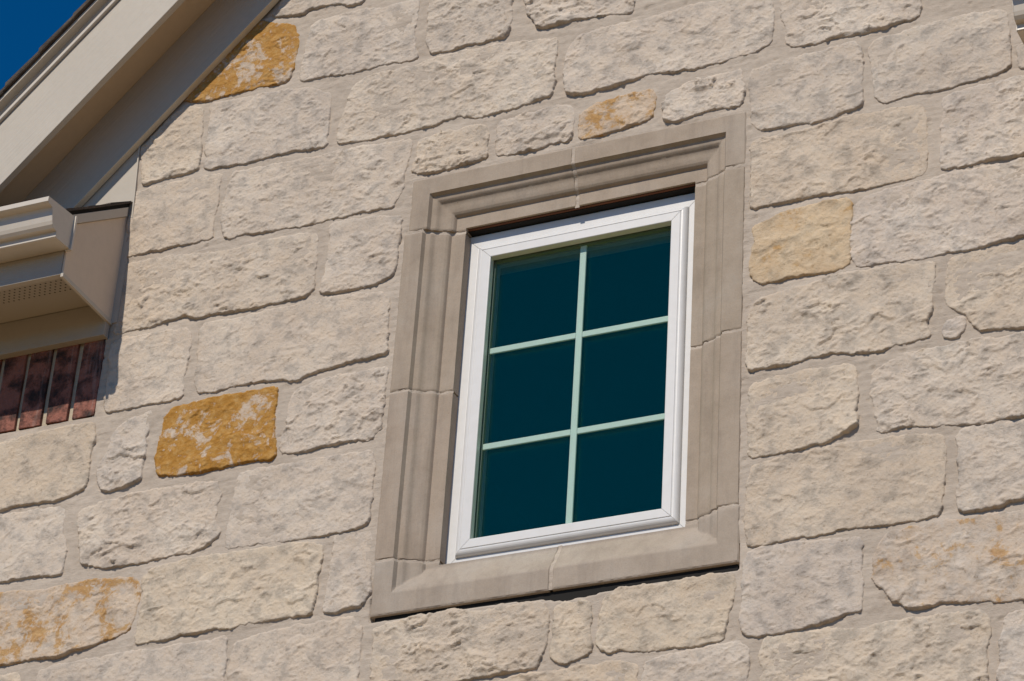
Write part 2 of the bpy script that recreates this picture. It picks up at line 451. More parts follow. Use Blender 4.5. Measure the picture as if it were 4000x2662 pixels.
# outlines of the wall's stones, 'x,z x,z ...' in metres on the wall plane, with how each one looks
STONES = [
    ("-0.911,6.575 -0.938,6.525 -0.840,6.512 -0.828,6.524 -0.729,6.520 -0.699,6.498 -0.656,6.505 -0.659,6.536 -0.896,6.602", {'rough': 1}),
    ("-1.224,6.317 -1.080,6.468 -0.977,6.516 -0.875,6.477 -0.847,6.422 -0.857,6.321 -0.870,6.287 -1.003,6.287 -1.110,6.281 -1.148,6.288", {'gold': 0.76, 'rough': 0.8, 'label': 'ochre gold stained stone under the gable edge'}),
    ("-0.810,6.463 -0.697,6.473 -0.537,6.463 -0.493,6.461 -0.490,6.400 -0.499,6.348 -0.485,6.287 -0.485,6.263 -0.581,6.270 -0.685,6.264 -0.826,6.277 -0.825,6.329 -0.817,6.417", {'tint': (1.0, 0.99, 0.97)}),
    ("-0.452,6.495 -0.227,6.488 -0.209,6.334 -0.217,6.268 -0.298,6.270 -0.370,6.267 -0.438,6.272 -0.450,6.305 -0.451,6.370", {'rough': 1.2}),
    ("-0.174,6.388 -0.162,6.334 -0.128,6.275 -0.084,6.270 -0.017,6.274 0.134,6.254 0.140,6.317 0.138,6.375 -0.168,6.430", {'rough': 1.5}),
    ("-0.039,6.181 -0.002,6.216 0.166,6.218 0.331,6.229 0.505,6.217 0.515,6.103 0.507,6.058 0.461,6.036 0.312,6.027 0.172,6.042 0.102,6.026 0.001,6.024 -0.039,6.041 -0.045,6.098", {'rough': 1.1}),
    ("0.536,6.196 0.892,6.149 0.890,6.053 0.884,6.033 0.851,6.034 0.801,6.024 0.727,6.024 0.672,6.031 0.618,6.023 0.567,6.028 0.550,6.043 0.554,6.083 0.541,6.127", {}),
    ("0.459,5.980 0.542,5.989 0.664,5.993 0.727,5.999 0.743,5.977 0.742,5.883 0.742,5.800 0.684,5.794 0.639,5.784 0.560,5.791 0.510,5.796 0.485,5.794 0.464,5.824 0.465,5.874 0.456,5.936", {'rough': 0.8}),
    ("0.763,5.957 0.772,5.990 0.891,6.003 1.013,6.008 1.085,6.001 1.106,5.988 1.108,5.925 1.103,5.825 1.067,5.812 0.988,5.808 0.936,5.800 0.888,5.807 0.827,5.803 0.803,5.797 0.779,5.815 0.773,5.890", {}),
    ("1.131,5.885 1.168,5.893 1.362,5.882 1.357,5.797 1.204,5.808 1.130,5.818", {}),
    ("0.945,5.768 0.963,5.783 1.140,5.789 1.261,5.789 1.251,5.571 1.132,5.569 1.071,5.570 1.001,5.570 0.937,5.571 0.936,5.633 0.942,5.716", {'tint': (1, 1, 1)}),
    ("0.465,5.746 0.486,5.765 0.602,5.761 0.725,5.779 0.887,5.768 0.898,5.742 0.901,5.665 0.895,5.572 0.879,5.562 0.824,5.563 0.756,5.562 0.696,5.564 0.603,5.567 0.546,5.566 0.496,5.568 0.470,5.564 0.465,5.601 0.470,5.672", {'tint': (1.02, 0.97, 0.88)}),
    ("0.477,5.508 0.546,5.535 0.635,5.538 0.708,5.538 0.716,5.515 0.709,5.452 0.711,5.360 0.703,5.348 0.671,5.343 0.616,5.348 0.547,5.347 0.495,5.343 0.474,5.365 0.468,5.403 0.479,5.456", {'gold': 0.42, 'tint': (1.06, 0.93, 0.7), 'rough': 0.8, 'label': 'pale yellow stone right of the window'}),
    ("0.724,5.511 0.748,5.534 0.843,5.547 0.981,5.554 1.131,5.550 1.269,5.548 1.259,5.343 1.116,5.343 1.052,5.336 0.964,5.336 0.879,5.334 0.801,5.342 0.731,5.344 0.717,5.377 0.719,5.449", {'tint': (0.99, 0.98, 0.97)}),
    ("0.948,5.308 0.971,5.321 1.033,5.325 1.123,5.324 1.258,5.320 1.247,5.101 1.114,5.102 1.026,5.109 1.011,5.119 0.986,5.154 0.967,5.171 0.941,5.194 0.939,5.261", {'tint': (1.02, 0.97, 0.88)}),
    ("0.928,5.114 0.937,5.147 0.975,5.152 0.976,5.122 0.951,5.103", {'rough': 0.8, 'tint': (1.02, 1.02, 1.02), 'sink': 0.0025}),
    ("0.474,5.282 0.504,5.303 0.564,5.309 0.683,5.329 0.840,5.320 0.910,5.314 0.908,5.254 0.900,5.194 0.891,5.156 0.894,5.121 0.837,5.111 0.779,5.103 0.706,5.113 0.675,5.123 0.605,5.120 0.549,5.111 0.498,5.114 0.470,5.108 0.464,5.136 0.469,5.202 0.464,5.248", {'tint': (1.0, 0.97, 0.9)}),
    ("0.763,5.043 0.790,5.063 0.836,5.080 0.950,5.084 1.044,5.082 1.113,5.081 1.246,5.080 1.236,4.877 1.106,4.874 1.037,4.873 0.960,4.876 0.908,4.884 0.845,4.896 0.777,4.893 0.774,4.926 0.763,4.983", {'tint': (1.0, 0.98, 0.94)}),
    ("0.473,5.068 0.526,5.080 0.644,5.083 0.710,5.079 0.723,5.055 0.725,4.999 0.719,4.948 0.722,4.918 0.705,4.911 0.667,4.892 0.605,4.884 0.547,4.882 0.501,4.878 0.475,4.880 0.469,4.939 0.466,5.004", {'tint': (1.01, 0.97, 0.88)}),
    ("0.478,4.856 0.567,4.866 0.682,4.871 0.796,4.873 0.882,4.868 0.919,4.851 0.925,4.814 0.922,4.753 0.912,4.662 0.877,4.657 0.829,4.655 0.765,4.656 0.707,4.662 0.649,4.656 0.603,4.657 0.544,4.656 0.505,4.653 0.478,4.652 0.470,4.668 0.465,4.726 0.469,4.797", {'rough': 0.5, 'tint': (1.0, 0.95, 0.86)}),
    ("0.959,4.850 0.989,4.863 1.105,4.858 1.235,4.861 1.219,4.675 1.098,4.670 1.043,4.660 0.987,4.658 0.960,4.655 0.955,4.679 0.961,4.748 0.960,4.747", {'rough': 1.1}),
    ("0.472,4.636 0.498,4.642 0.603,4.639 0.701,4.635 0.733,4.630 0.734,4.576 0.734,4.508 0.730,4.457 0.703,4.453 0.636,4.441 0.572,4.431 0.491,4.431 0.465,4.437 0.460,4.463 0.463,4.549 0.467,4.619", {'rough': 0.8, 'tint': (1, 0.99, 0.98)}),
    ("0.764,4.565 0.774,4.608 0.797,4.632 0.861,4.635 0.924,4.639 1.018,4.639 1.097,4.638 1.202,4.637 1.193,4.434 1.089,4.430 1.042,4.432 0.981,4.441 0.904,4.448 0.857,4.441 0.826,4.453 0.795,4.481 0.767,4.519", {'gold': 0.47, 'tint': (1.03, 1.02, 1.0), 'label': 'rounded white stone with small ochre spots'}),
    ("0.502,4.382 0.517,4.421 0.572,4.423 0.668,4.417 0.716,4.409 0.794,4.417 0.949,4.414 0.995,4.414 1.013,4.401 1.012,4.365 0.999,4.318 1.002,4.237 0.998,4.205 0.500,4.222 0.498,4.306 0.518,4.340", {'tint': (1.01, 0.98, 0.9)}),
    ("1.053,4.392 1.088,4.403 1.191,4.408 1.181,4.181 1.028,4.185 1.032,4.245 1.038,4.329 1.049,4.376", {'tint': (1, 1, 0.99)}),
    ("0.236,4.393 0.281,4.408 0.358,4.413 0.459,4.416 0.476,4.401 0.476,4.372 0.471,4.322 0.472,4.265 0.237,4.263 0.234,4.355", {'rough': 0.9}),
    ("0.126,4.542 0.133,4.575 0.166,4.592 0.250,4.588 0.375,4.593 0.432,4.590 0.443,4.563 0.433,4.513 0.419,4.443 0.411,4.429 0.338,4.429 0.235,4.431 0.172,4.444 0.148,4.435 0.126,4.451 0.117,4.478 0.124,4.507", {'tint': (1.02, 0.97, 0.86), 'rough': 0.9}),
    ("0.010,4.572 0.031,4.578 0.091,4.573 0.097,4.546 0.094,4.512 0.102,4.467 0.101,4.442 0.068,4.434 0.039,4.429 0.013,4.441 0.007,4.464 0.014,4.502", {'rough': 1.4, 'tint': (1.02, 0.97, 0.86)}),
    ("-0.450,4.578 -0.422,4.592 -0.311,4.598 -0.240,4.601 -0.177,4.587 -0.121,4.592 -0.021,4.590 -0.006,4.544 -0.009,4.483 -0.025,4.429 -0.101,4.427 -0.209,4.423 -0.317,4.412 -0.436,4.408 -0.447,4.502 -0.442,4.537", {'rough': 1.3, 'tint': (1.02, 0.98, 0.9)}),
    ("-0.138,4.402 -0.079,4.409 0.040,4.408 0.069,4.414 0.174,4.410 0.211,4.401 0.213,4.357 0.216,4.291 -0.130,4.278", {'gold': 0.25, 'tint': (1.03, 0.97, 0.86)}),
    ("-1.302,6.169 -1.269,6.201 -1.208,6.261 -1.173,6.270 -1.127,6.256 -1.119,6.175 -1.115,6.076 -1.121,6.053 -1.179,6.047 -1.252,6.045 -1.283,6.037", {'rough': 0.7, 'tint': (1.02, 0.98, 0.9)}),
    ("-1.099,6.266 -0.961,6.259 -0.793,6.239 -0.730,6.206 -0.729,6.157 -0.727,6.113 -0.725,6.036 -0.767,6.037 -0.829,6.046 -0.935,6.042 -1.025,6.042 -1.086,6.047 -1.096,6.169", {'tint': (1, 0.99, 0.97)}),
    ("-0.669,6.191 -0.663,6.213 -0.621,6.237 -0.517,6.235 -0.390,6.250 -0.262,6.246 -0.178,6.234 -0.073,6.218 -0.075,6.178 -0.081,6.132 -0.073,6.069 -0.080,6.043 -0.145,6.031 -0.206,6.023 -0.289,6.024 -0.340,6.042 -0.406,6.027 -0.456,6.025 -0.542,6.027 -0.606,6.031 -0.688,6.034 -0.693,6.076 -0.680,6.126", {'tint': (1, 0.98, 0.93)}),
    ("-0.449,5.984 -0.370,5.993 -0.261,5.990 -0.252,5.941 -0.250,5.887 -0.287,5.885 -0.340,5.879 -0.402,5.877 -0.458,5.888 -0.461,5.903 -0.448,5.923 -0.448,5.955", {'rough': 2.0, 'tint': (1.02, 0.98, 0.9)}),
    ("-0.227,5.967 -0.220,5.989 -0.122,5.997 -0.041,5.998 -0.020,5.990 -0.017,5.930 -0.023,5.885 -0.075,5.887 -0.115,5.880 -0.160,5.882 -0.197,5.884 -0.221,5.887 -0.224,5.929", {'rough': 1.1}),
    ("0.010,5.960 0.045,5.979 0.197,5.988 0.204,5.959 0.200,5.900 0.131,5.890 0.061,5.880 0.014,5.878 0.001,5.908", {'gold': 0.6, 'rough': 0.9, 'tint': (1.04, 0.96, 0.86), 'label': 'small tan stained stone above the window surround'}),
    ("0.239,5.964 0.313,5.986 0.434,5.989 0.440,5.934 0.435,5.882 0.362,5.887 0.270,5.876 0.236,5.884 0.232,5.925", {'rough': 2.0}),
    ("-0.999,6.012 -0.931,6.013 -0.798,6.006 -0.625,6.005 -0.475,5.995 -0.470,5.970 -0.487,5.890 -0.483,5.838 -0.510,5.794 -0.648,5.795 -0.733,5.794 -0.877,5.800 -0.956,5.806 -0.984,5.797 -1.004,5.819 -1.014,5.863 -1.013,5.952", {'tint': (1, 0.98, 0.94)}),
    ("-1.312,6.020 -1.281,6.020 -1.221,6.021 -1.131,6.026 -1.038,6.019 -1.040,5.972 -1.039,5.942 -1.043,5.875 -1.041,5.814 -1.094,5.813 -1.173,5.814 -1.273,5.812 -1.308,5.813 -1.305,5.928", {'rough': 0.7, 'tint': (1.02, 0.98, 0.91)}),
    ("-1.298,5.777 -1.271,5.781 -1.169,5.783 -0.979,5.759 -0.874,5.770 -0.734,5.764 -0.721,5.746 -0.718,5.695 -0.719,5.620 -0.711,5.588 -0.728,5.570 -0.803,5.568 -0.859,5.562 -0.931,5.564 -0.994,5.570 -1.051,5.569 -1.092,5.585 -1.126,5.580 -1.188,5.570 -1.272,5.569 -1.301,5.567", {'tint': (1.01, 0.98, 0.92)}),
    ("-0.683,5.771 -0.636,5.776 -0.533,5.768 -0.480,5.748 -0.479,5.708 -0.484,5.669 -0.482,5.589 -0.515,5.572 -0.551,5.564 -0.587,5.560 -0.638,5.558 -0.685,5.563 -0.681,5.612 -0.679,5.686", {}),
    ("-1.301,5.534 -1.275,5.542 -1.184,5.541 -1.076,5.537 -1.061,5.516 -1.057,5.486 -1.063,5.443 -1.069,5.395 -1.060,5.330 -1.105,5.328 -1.177,5.330 -1.235,5.324 -1.284,5.328 -1.293,5.354 -1.294,5.438", {'rough': 0.5, 'tint': (1.02, 0.99, 0.94)}),
    ("-1.032,5.535 -1.019,5.543 -0.941,5.537 -0.847,5.542 -0.706,5.543 -0.613,5.541 -0.520,5.529 -0.493,5.503 -0.488,5.425 -0.488,5.348 -0.530,5.342 -0.593,5.343 -0.638,5.335 -0.706,5.329 -0.728,5.317 -0.775,5.328 -0.869,5.334 -0.963,5.330 -1.020,5.333 -1.030,5.412 -1.031,5.485", {'rough': 0.6, 'tint': (1.01, 0.98, 0.93)}),
    ("-1.106,5.280 -1.078,5.302 -0.913,5.307 -0.791,5.305 -0.786,5.292 -0.789,5.226 -0.779,5.163 -0.772,5.101 -0.865,5.105 -0.933,5.099 -0.982,5.097 -1.057,5.099 -1.106,5.111 -1.113,5.163 -1.107,5.258", {'gold': 0.8, 'rough': 0.6, 'label': 'bright ochre stone with cream blotches left of the window'}),
    ("-0.745,5.265 -0.725,5.290 -0.671,5.303 -0.590,5.304 -0.481,5.305 -0.482,5.258 -0.484,5.188 -0.488,5.129 -0.485,5.139 -0.510,5.104 -0.586,5.113 -0.643,5.106 -0.715,5.107 -0.754,5.116 -0.758,5.144 -0.746,5.190", {'rough': 1.2}),
    ("-1.257,5.224 -1.248,5.269 -1.206,5.292 -1.148,5.302 -1.147,5.276 -1.160,5.227 -1.153,5.190 -1.155,5.120 -1.158,5.106 -1.216,5.091 -1.262,5.091 -1.275,5.111 -1.277,5.157 -1.264,5.205", {'rough': 1.2, 'tint': (1, 1, 0.99)}),
    ("-1.602,5.286 -1.525,5.298 -1.383,5.301 -1.325,5.296 -1.315,5.281 -1.315,5.199 -1.316,5.143 -1.316,5.108 -1.350,5.099 -1.395,5.086 -1.463,5.093 -1.567,5.090 -1.705,5.093 -1.742,5.285", {'rough': 0.5, 'tint': (1.03, 0.98, 0.88)}),
    ("-1.563,5.069 -1.484,5.066 -1.378,5.063 -1.369,5.042 -1.369,4.992 -1.350,4.954 -1.347,4.910 -1.346,4.871 -1.410,4.876 -1.529,4.877 -1.684,4.874 -1.722,5.070", {'rough': 0.5, 'tint': (1.06, 1.05, 1.02)}),
    ("-1.324,5.034 -1.311,5.045 -1.226,5.058 -1.102,5.066 -0.978,5.065 -0.927,5.051 -0.913,5.024 -0.921,4.986 -0.921,4.947 -0.901,4.906 -0.930,4.886 -0.976,4.870 -1.074,4.869 -1.132,4.864 -1.222,4.866 -1.288,4.888 -1.302,4.942 -1.318,4.994", {'rough': 1.1, 'tint': (1.03, 1.0, 0.95)}),
    ("-0.870,5.065 -0.832,5.076 -0.711,5.072 -0.568,5.068 -0.499,5.068 -0.493,5.029 -0.492,4.966 -0.492,4.914 -0.494,4.867 -0.556,4.859 -0.640,4.858 -0.735,4.862 -0.831,4.866 -0.874,4.865 -0.881,4.902 -0.874,4.978", {'rough': 0.7}),
    ("-1.676,4.834 -1.522,4.839 -1.387,4.828 -1.267,4.837 -1.142,4.827 -1.111,4.805 -1.111,4.753 -1.115,4.711 -1.125,4.684 -1.190,4.661 -1.248,4.651 -1.310,4.638 -1.386,4.642 -1.486,4.640 -1.638,4.635", {'gold': 0.58, 'tint': (1.04, 1.0, 0.94), 'label': 'white stone mottled with tan stains at lower left'}),
    ("-1.101,4.818 -1.079,4.838 -0.998,4.849 -0.828,4.846 -0.662,4.845 -0.614,4.833 -0.607,4.811 -0.615,4.751 -0.615,4.692 -0.627,4.648 -0.664,4.649 -0.757,4.649 -0.851,4.646 -0.923,4.650 -1.017,4.641 -1.089,4.637 -1.098,4.662 -1.096,4.718 -1.088,4.764", {'tint': (1.04, 1.0, 0.89)}),
    ("-0.576,4.848 -0.546,4.850 -0.479,4.846 -0.478,4.818 -0.484,4.777 -0.470,4.733 -0.474,4.679 -0.485,4.654 -0.526,4.648 -0.576,4.645 -0.584,4.655 -0.580,4.732 -0.575,4.792", {'rough': 1.1}),
    ("-1.364,4.602 -1.330,4.611 -1.135,4.616 -0.989,4.614 -0.847,4.618 -0.842,4.579 -0.841,4.533 -0.842,4.503 -0.839,4.443 -1.377,4.446 -1.364,4.575", {'rough': 0.7}),
    ("-0.817,4.603 -0.776,4.610 -0.661,4.621 -0.514,4.624 -0.487,4.600 -0.482,4.572 -0.485,4.528 -0.482,4.453 -0.482,4.387 -0.818,4.387 -0.827,4.531", {'rough': 0.7, 'tint': (1.02, 0.99, 0.94)}),
    ("-1.633,4.611 -1.479,4.604 -1.435,4.607 -1.426,4.601 -1.425,4.583 -1.411,4.474 -1.607,4.476", {'tint': (1.04, 1, 0.9)}),
]


def parse(s):
    return np.array([[float(a) for a in p.split(',')] for p in s.split()])

def chaikin(p, n=2):
    for _ in range(n):
        q = np.roll(p, -1, axis=0)
        p = np.stack([p * 0.75 + q * 0.25, p * 0.25 + q * 0.75], 1).reshape(-1, 2)
    return p

def corner(p):
    """clip each corner by about a centimetre, so outlines stay angular"""
    out = []
    n = len(p)
    for i in range(n):
        a, b, c = p[i - 1], p[i], p[(i + 1) % n]
        for q in (a, c):
            v = q - b; L = np.hypot(*v)
            out.append(b + v / (L + 1e-9) * min(0.006, 0.33 * L))
    return np.array(out)

def sdf(poly, x, z):
    """signed distance (+ inside) and inward direction's z"""
    best = np.full(x.shape, 1e9); bz = np.zeros_like(x); inside = np.zeros(x.shape, bool)
    n = len(poly)
    for i in range(n):
        ax, az = poly[i]; bx, bz_ = poly[(i + 1) % n]
        ex, ez = bx - ax, bz_ - az
        L = ex * ex + ez * ez + 1e-12
        t = np.clip(((x - ax) * ex + (z - az) * ez) / L, 0, 1)
        dx = x - (ax + t * ex); dz = z - (az + t * ez)
        d = dx * dx + dz * dz
        m = d < best
        best = np.where(m, d, best); bz = np.where(m, dz, bz)
        if az != bz_:
            c = ((az > z) != (bz_ > z)) & (x < (bx - ax) * (z - az) / (bz_ - az) + ax)
            inside ^= c
    d = np.sqrt(best)
    nz = np.where(inside, bz, -bz) / (d + 1e-6)
    return np.where(inside, d, -d), np.clip(nz, -1, 1)

# ------------------------------------------------------------------ stone wall
wall = thing('stone_wall', 'pale cream rough-cut limestone gable wall around the small white window', 'wall', (0, 0, 0))

INFO = []
def build_stone(poly, res, seed, rough=1.0, gold=0.0, tint=(1, 1, 1), label=None, smooth_outline=1, sink=0.0):
    rs = np.random.RandomState(seed)
    p = corner(poly) if smooth_outline else poly
    x0, z0 = p.min(0) - 0.014; x1, z1 = p.max(0) + 0.014
    nx = int((x1 - x0) / res) + 2; nz = int((z1 - z0) / res) + 2
    gx, gz = np.meshgrid(x0 + np.arange(nx) * res, z0 + np.arange(nz) * res)
    d, dirz = sdf(p, gx, gz)
    # ragged outline
    d = d + 0.0058 + 0.0042 * fbm(gx / 0.045, gz / 0.045, seed, 2) + 0.0026 * vnoise(gx / 0.014, gz / 0.014, seed + 5) + 0.001 * vnoise(gx / 0.006, gz / 0.006, seed + 6)
    cx, cz = (x0 + x1) / 2, (z0 + z1) / 2
    w2, h2 = (x1 - x0) / 2, (z1 - z0) / 2
    # broken-face relief (metres, + towards the viewer)
    wx = gx + 0.012 * vnoise(gx / 0.06, gz / 0.06, seed + 50); wz = gz + 0.012 * vnoise(gx / 0.06, gz / 0.06, seed + 51)
    h = 0.0026 * fbm(wx / 0.17, wz / 0.12, seed + 1, 2)
    # chisel facets
    fac = None
    for k in range(8):
        a = rs.uniform(0, 2 * np.pi); sl = rs.uniform(0.02, 0.12)
        ox, oz = rs.uniform(-w2, w2), rs.uniform(-h2, h2)
        pl = sl * ((wx - cx - ox) * np.cos(a) + (wz - cz - oz) * np.sin(a)) + rs.uniform(0.001, 0.006)
        fac = pl if fac is None else np.minimum(fac, pl)
    h += 0.5 * np.clip(fac, -0.012, 0.01)
    # broken scarps: short steps whose height dies out along their length
    for k, (sc, am) in enumerate(((0.11, 0.0042), (0.060, 0.0030), (0.036, 0.0022))):
        nl = fbm(wx / sc, wz / (sc * 0.62), seed + 20 + k, 3, .55)
        mk = sstep(0.02, 0.5, vnoise(gx / (sc * 0.8), gz / (sc * 0.6), seed + 30 + k))
        h += (0.25 + 0.75 * rough) * am * mk * sstep(-0.012, 0.016 + 0.02 * (k > 0), nl + 0.1)
        h -= (0.15 + 0.85 * rough) * 0.7 * am * mk * sstep(0.36, 0.42, nl)
    # grain: ridged at two sizes, thin and sharp rather than wavy
    r1 = 1 - np.abs(vnoise(wx / 0.021, wz / 0.0135, seed + 3)) * 2
    r2 = 1 - np.abs(vnoise(gx / 0.0105, gz / 0.0075, seed + 4)) * 2
    pat = 0.35 + 0.65 * sstep(-0.25, 0.45, fbm(gx / 0.07, gz / 0.05, seed + 14, 2))
    h += rough * pat * (0.0009 * r1 + 0.0008 * r2)
    h += (0.4 + 0.6 * rough) * pat * 0.0008 * vnoise(gx / 0.0062, gz / 0.0050, seed + 8)
    h -= (0.3 + 0.7 * rough) * 0.0020 * sstep(0.60, 0.80, vnoise(gx / 0.016, gz / 0.010, seed + 16))     # pits
    # face leans out a little towards its foot
    h += -0.005 * (gz - cz) / max(h2, .05) * 0.5 + rs.uniform(-0.008, 0.008) * (gx - cx)
    ins = d > 0.004
    h = h - np.median(h[ins])
    lo = -0.0014 - 0.0024 * sstep(0.012, 0.045, d)
    h = np.where(h < lo, lo + (h - lo) * 0.25, h)
    base = rs.uniform(0.0002, 0.0034) - sink
    # arris: sharp at the foot, eased at the head
    tz = 0.5 - 0.5 * dirz
    wd = 0.003 + 0.004 * tz; r = 0.0012 + 0.0030 * tz
    wd = wd * (1 + 0.6 * vnoise(gx / 0.05, gz / 0.05, seed + 12))
    t = np.clip(1 - d / wd, 0, 1)
    edge = r * (1 - np.sqrt(np.clip(1 - t * t, 0, 1)))
    y = -(base + h) + np.where(d > 0, edge, r)
    drop = np.clip(-d, 0, None) * 8.0
    y = y + drop
    y = np.minimum(y, 0.045)
    INFO.append((p, base, seed))
    keep = d > -0.0075
    cell = (keep[:-1, :-1] | keep[1:, :-1] | keep[:-1, 1:] | keep[1:, 1:])
    idx = np.arange(nx * nz).reshape(nz, nx)
    q = np.stack([idx[:-1, :-1], idx[:-1, 1:], idx[1:, 1:], idx[1:, :-1]], -1)[cell]
    used = np.unique(q); rm = np.zeros(nx * nz, int); rm[used] = np.arange(len(used))
    V = np.stack([gx - cx, y, gz - cz], -1).reshape(-1, 3)[used]
    me = mesh_np('stone', V, rm[q])
    o = link('stone', me, M['stone'], wall)
    o.location = (cx, 0, cz)
    o.color = (*tint, gold)
    if label: o['label'] = label
    return o

polys = []
for i, (s, k) in enumerate(STONES):
    p = parse(s); polys.append(p)
    tn = k.get('tint', None)
    if tn is None: tn = (1.0, 0.985, 0.955)
    v = RNG.uniform(0.965, 1.03)
    tn = tuple((c ** 0.75) * v for c in tn)
    build_stone(p, 0.0028, 100 + i * 13, min(1.7, (k.get('rough', 1.0) ** 1.5) * RNG.uniform(.5, 1.15)), k.get('gold', 0.0), tn, k.get('label'), sink=k.get('sink', 0.0))

# stones beyond the picture's edge, in the same courses, coarser
bbs = [(p[:, 0].min() - .01, p[:, 0].max() + .01, p[:, 1].min() - .01, p[:, 1].max() + .01) for p in polys]
def free(x0, x1, z0, z1):
    for b in bbs:
        if x0 < b[1] and x1 > b[0] and z0 < b[3] and z1 > b[2]: return False
    if x1 > CAS[0] - .03 and x0 < CAS[1] + .03 and z1 > CAS[2] - .03 and z0 < CAS[3] + .03: return False
    return True
seed = 5000
for wmin, wmax, hs in ((0.28, 0.52, (0.17, 0.2, 0.22)), (0.20, 0.30, (0.15, 0.18)), (0.12, 0.18, (0.12, 0.15))):
    z = 3.62
    while z < 7.2:
        hgt = RNG.choice(hs)
        x = -2.55 + RNG.uniform(0, .3)
        while x < 2.45:
            wd = RNG.uniform(wmin, wmax)
            x0, x1, z0, z1 = x, x + wd - .03, z, z + hgt - .028
            ok = free(x0, x1, z0, z1)
            if z1 > BRK0 - .02 and (x0 < XL or x1 > XR): ok = False
            if max(z1 - (FR_B + SL * x0), z1 - (FR_B + SL * mx(x1))) > 0.05: ok = False
            # keep clear of what the photograph shows between its own stones
            if x1 > -1.66 and x0 < 1.25 and z1 > 4.60 - .13 * (x0 + 1.5) and z0 < 6.55: ok = False
            if ok:
                bbs.append((x0 - .02, x1 + .02, z0 - .02, z1 + .02))
                pr = np.array([(x0, z1), (x1, z1), (x1, z0), (x0, z0)]) + RNG.uniform(-.008, .008, (4, 2))
                build_stone(pr, 0.009, seed, RNG.uniform(.6, 1.2), 0.6 if RNG.rand() < .04 else 0.0, (1.0, RNG.uniform(.97, .995), RNG.uniform(.90, .97)))
                seed += 11
                x += wd
            else:
                x += wd if wmin > .25 else 0.04
        z += hgt

# mortar: one sheet with hollows and smears, opened for the surround and cut along the gable
def build_mortar():
    res = 0.0045
    xa = np.arange(-1.78, 1.40, res); za = np.arange(4.10, 6.70, res)
    gx, gz = np.meshgrid(xa, za)
    y = 0.0030 + 0.0022 * fbm(gx / 0.16, gz / 0.07, 900, 3) + 0.0012 * fbm(gx / 0.03, gz / 0.014, 901, 2) + 0.0006 * vnoise(gx / .011, gz / .011, 902)
    # pointing: smeared flush against heads and ends of stones, cut back under most of their feet
    smear = fbm(gx / 0.11, gz / 0.06, 911, 2)
    for (p, base, sd_) in INFO:
        x0, z0 = p.min(0) - .03; x1, z1 = p.max(0) + .03
        i0, i1 = np.searchsorted(xa, [x0, x1]); j0, j1 = np.searchsorted(za, [z0, z1])
        if i1 - i0 < 2 or j1 - j0 < 2: continue
        X = gx[j0:j1, i0:i1]; Zz = gz[j0:j1, i0:i1]
        d, dz = sdf(p, X, Zz)
        tz = 0.5 - 0.5 * dz
        dd = np.clip(-d, 0, None)
        sm = smear[j0:j1, i0:i1]
        head = sstep(0.08, 0.40, tz + 0.75 * sm)
        w = np.exp(-(dd / 0.016) ** 2) * head * (d < 0.012)
        tgt = -base + 0.0038 - 0.0022 * sm
        y[j0:j1, i0:i1] = y[j0:j1, i0:i1] * (1 - w) + tgt * w
        foot = np.exp(-(dd / 0.010) ** 2) * (1 - head) * (d < 0.012)
        y[j0:j1, i0:i1] += 0.0034 * foot * (0.45 + 0.9 * np.clip(vnoise(X / .06, Zz / .06, sd_), -.5, .6))
    pit = vnoise(gx / 0.018, gz / 0.014, 905)
    y += 0.004 * sstep(0.62, 0.75, pit)
    # joint left empty under the surround's sill
    u = CAS[2] - gz
    wgap = 0.009 + 0.017 * np.exp(-((gx - 0.06) / 0.10) ** 2) + 0.009 * np.exp(-((gx - 0.34) / 0.12) ** 2) + 0.003 * vnoise(gx / 0.05, gz * 0, 907)
    ing = (gx > CAS[0] - .004) & (gx < CAS[1] + .001) & (u > -0.05)
    y += np.where(ing, 0.085 * (1 - sstep(0.0, 1.0, (u - wgap) / 0.005)), 0)
    idx = np.arange(gx.size).reshape(gx.shape)
    cx = (gx[:-1, :-1] + gx[1:, 1:]) / 2; cz = (gz[:-1, :-1] + gz[1:, 1:]) / 2
    keep = ~((cx > CAS[0] + .02) & (cx < CAS[1] - .02) & (cz > CAS[2] + .02) & (cz < CAS[3] - .02))
    keep &= ~((cx < XL - .012) & (cz > BRK0 - .004))
    keep &= ~((cx > XR + .012) & (cz > BRK0 - .004))
    keep &= (cz < FR_B + .09 + SL * cx) & (cz < FR_B + .09 + SL * (2 * CXM - cx))
    q = np.stack([idx[:-1, :-1], idx[:-1, 1:], idx[1:, 1:], idx[1:, :-1]], -1)[keep]
    used = np.unique(q); rm = np.zeros(gx.size, int); rm[used] = np.arange(len(used))
    V = np.stack([gx, y, gz], -1).reshape(-1, 3)[used]
    link('mortar', mesh_np('mortar', V, rm[q]), M['mortar'], wall)
    b = MB()     # the same joints further out
    xe0, xe1, ze0, ze1 = xa[0], xa[-1], za[0], za[-1]
    b.box(-3.4, 3.3, .009, .14, -.02, ze0)
    b.box(-3.4, xe0, .009, .14, ze0, BRK0 - .004)
    b.box(xe1, 3.3, .009, .14, ze0, BRK0 - .004)
    top = FR_B + .09
    zt = top + SL * CXM
    b.prism([((ze1 - top) / SL, ze1), (CXM, zt), (2 * CXM - (ze1 - top) / SL, ze1)], 'y', .009, .14)
    b.build('mortar', M['mortar'], wall)
    k = MB()     # backing block wall behind the veneer, open at the window
    k.box(-3.3, -0.34, .145, .30, 0, BRK0 + .3); k.box(0.33, 3.2, .145, .30, 0, BRK0 + .3)
    k.box(-0.34, 0.33, .145, .30, 0, 4.72); k.box(-0.34, 0.33, .145, .30, 5.73, 6.2)
    k.box(XL, -0.34, .145, .30, BRK0 + .3, 6.0); k.box(0.33, XR, .145, .30, BRK0 + .3, 6.0)
    k.build('backing', M['mortar'], wall)
build_mortar()

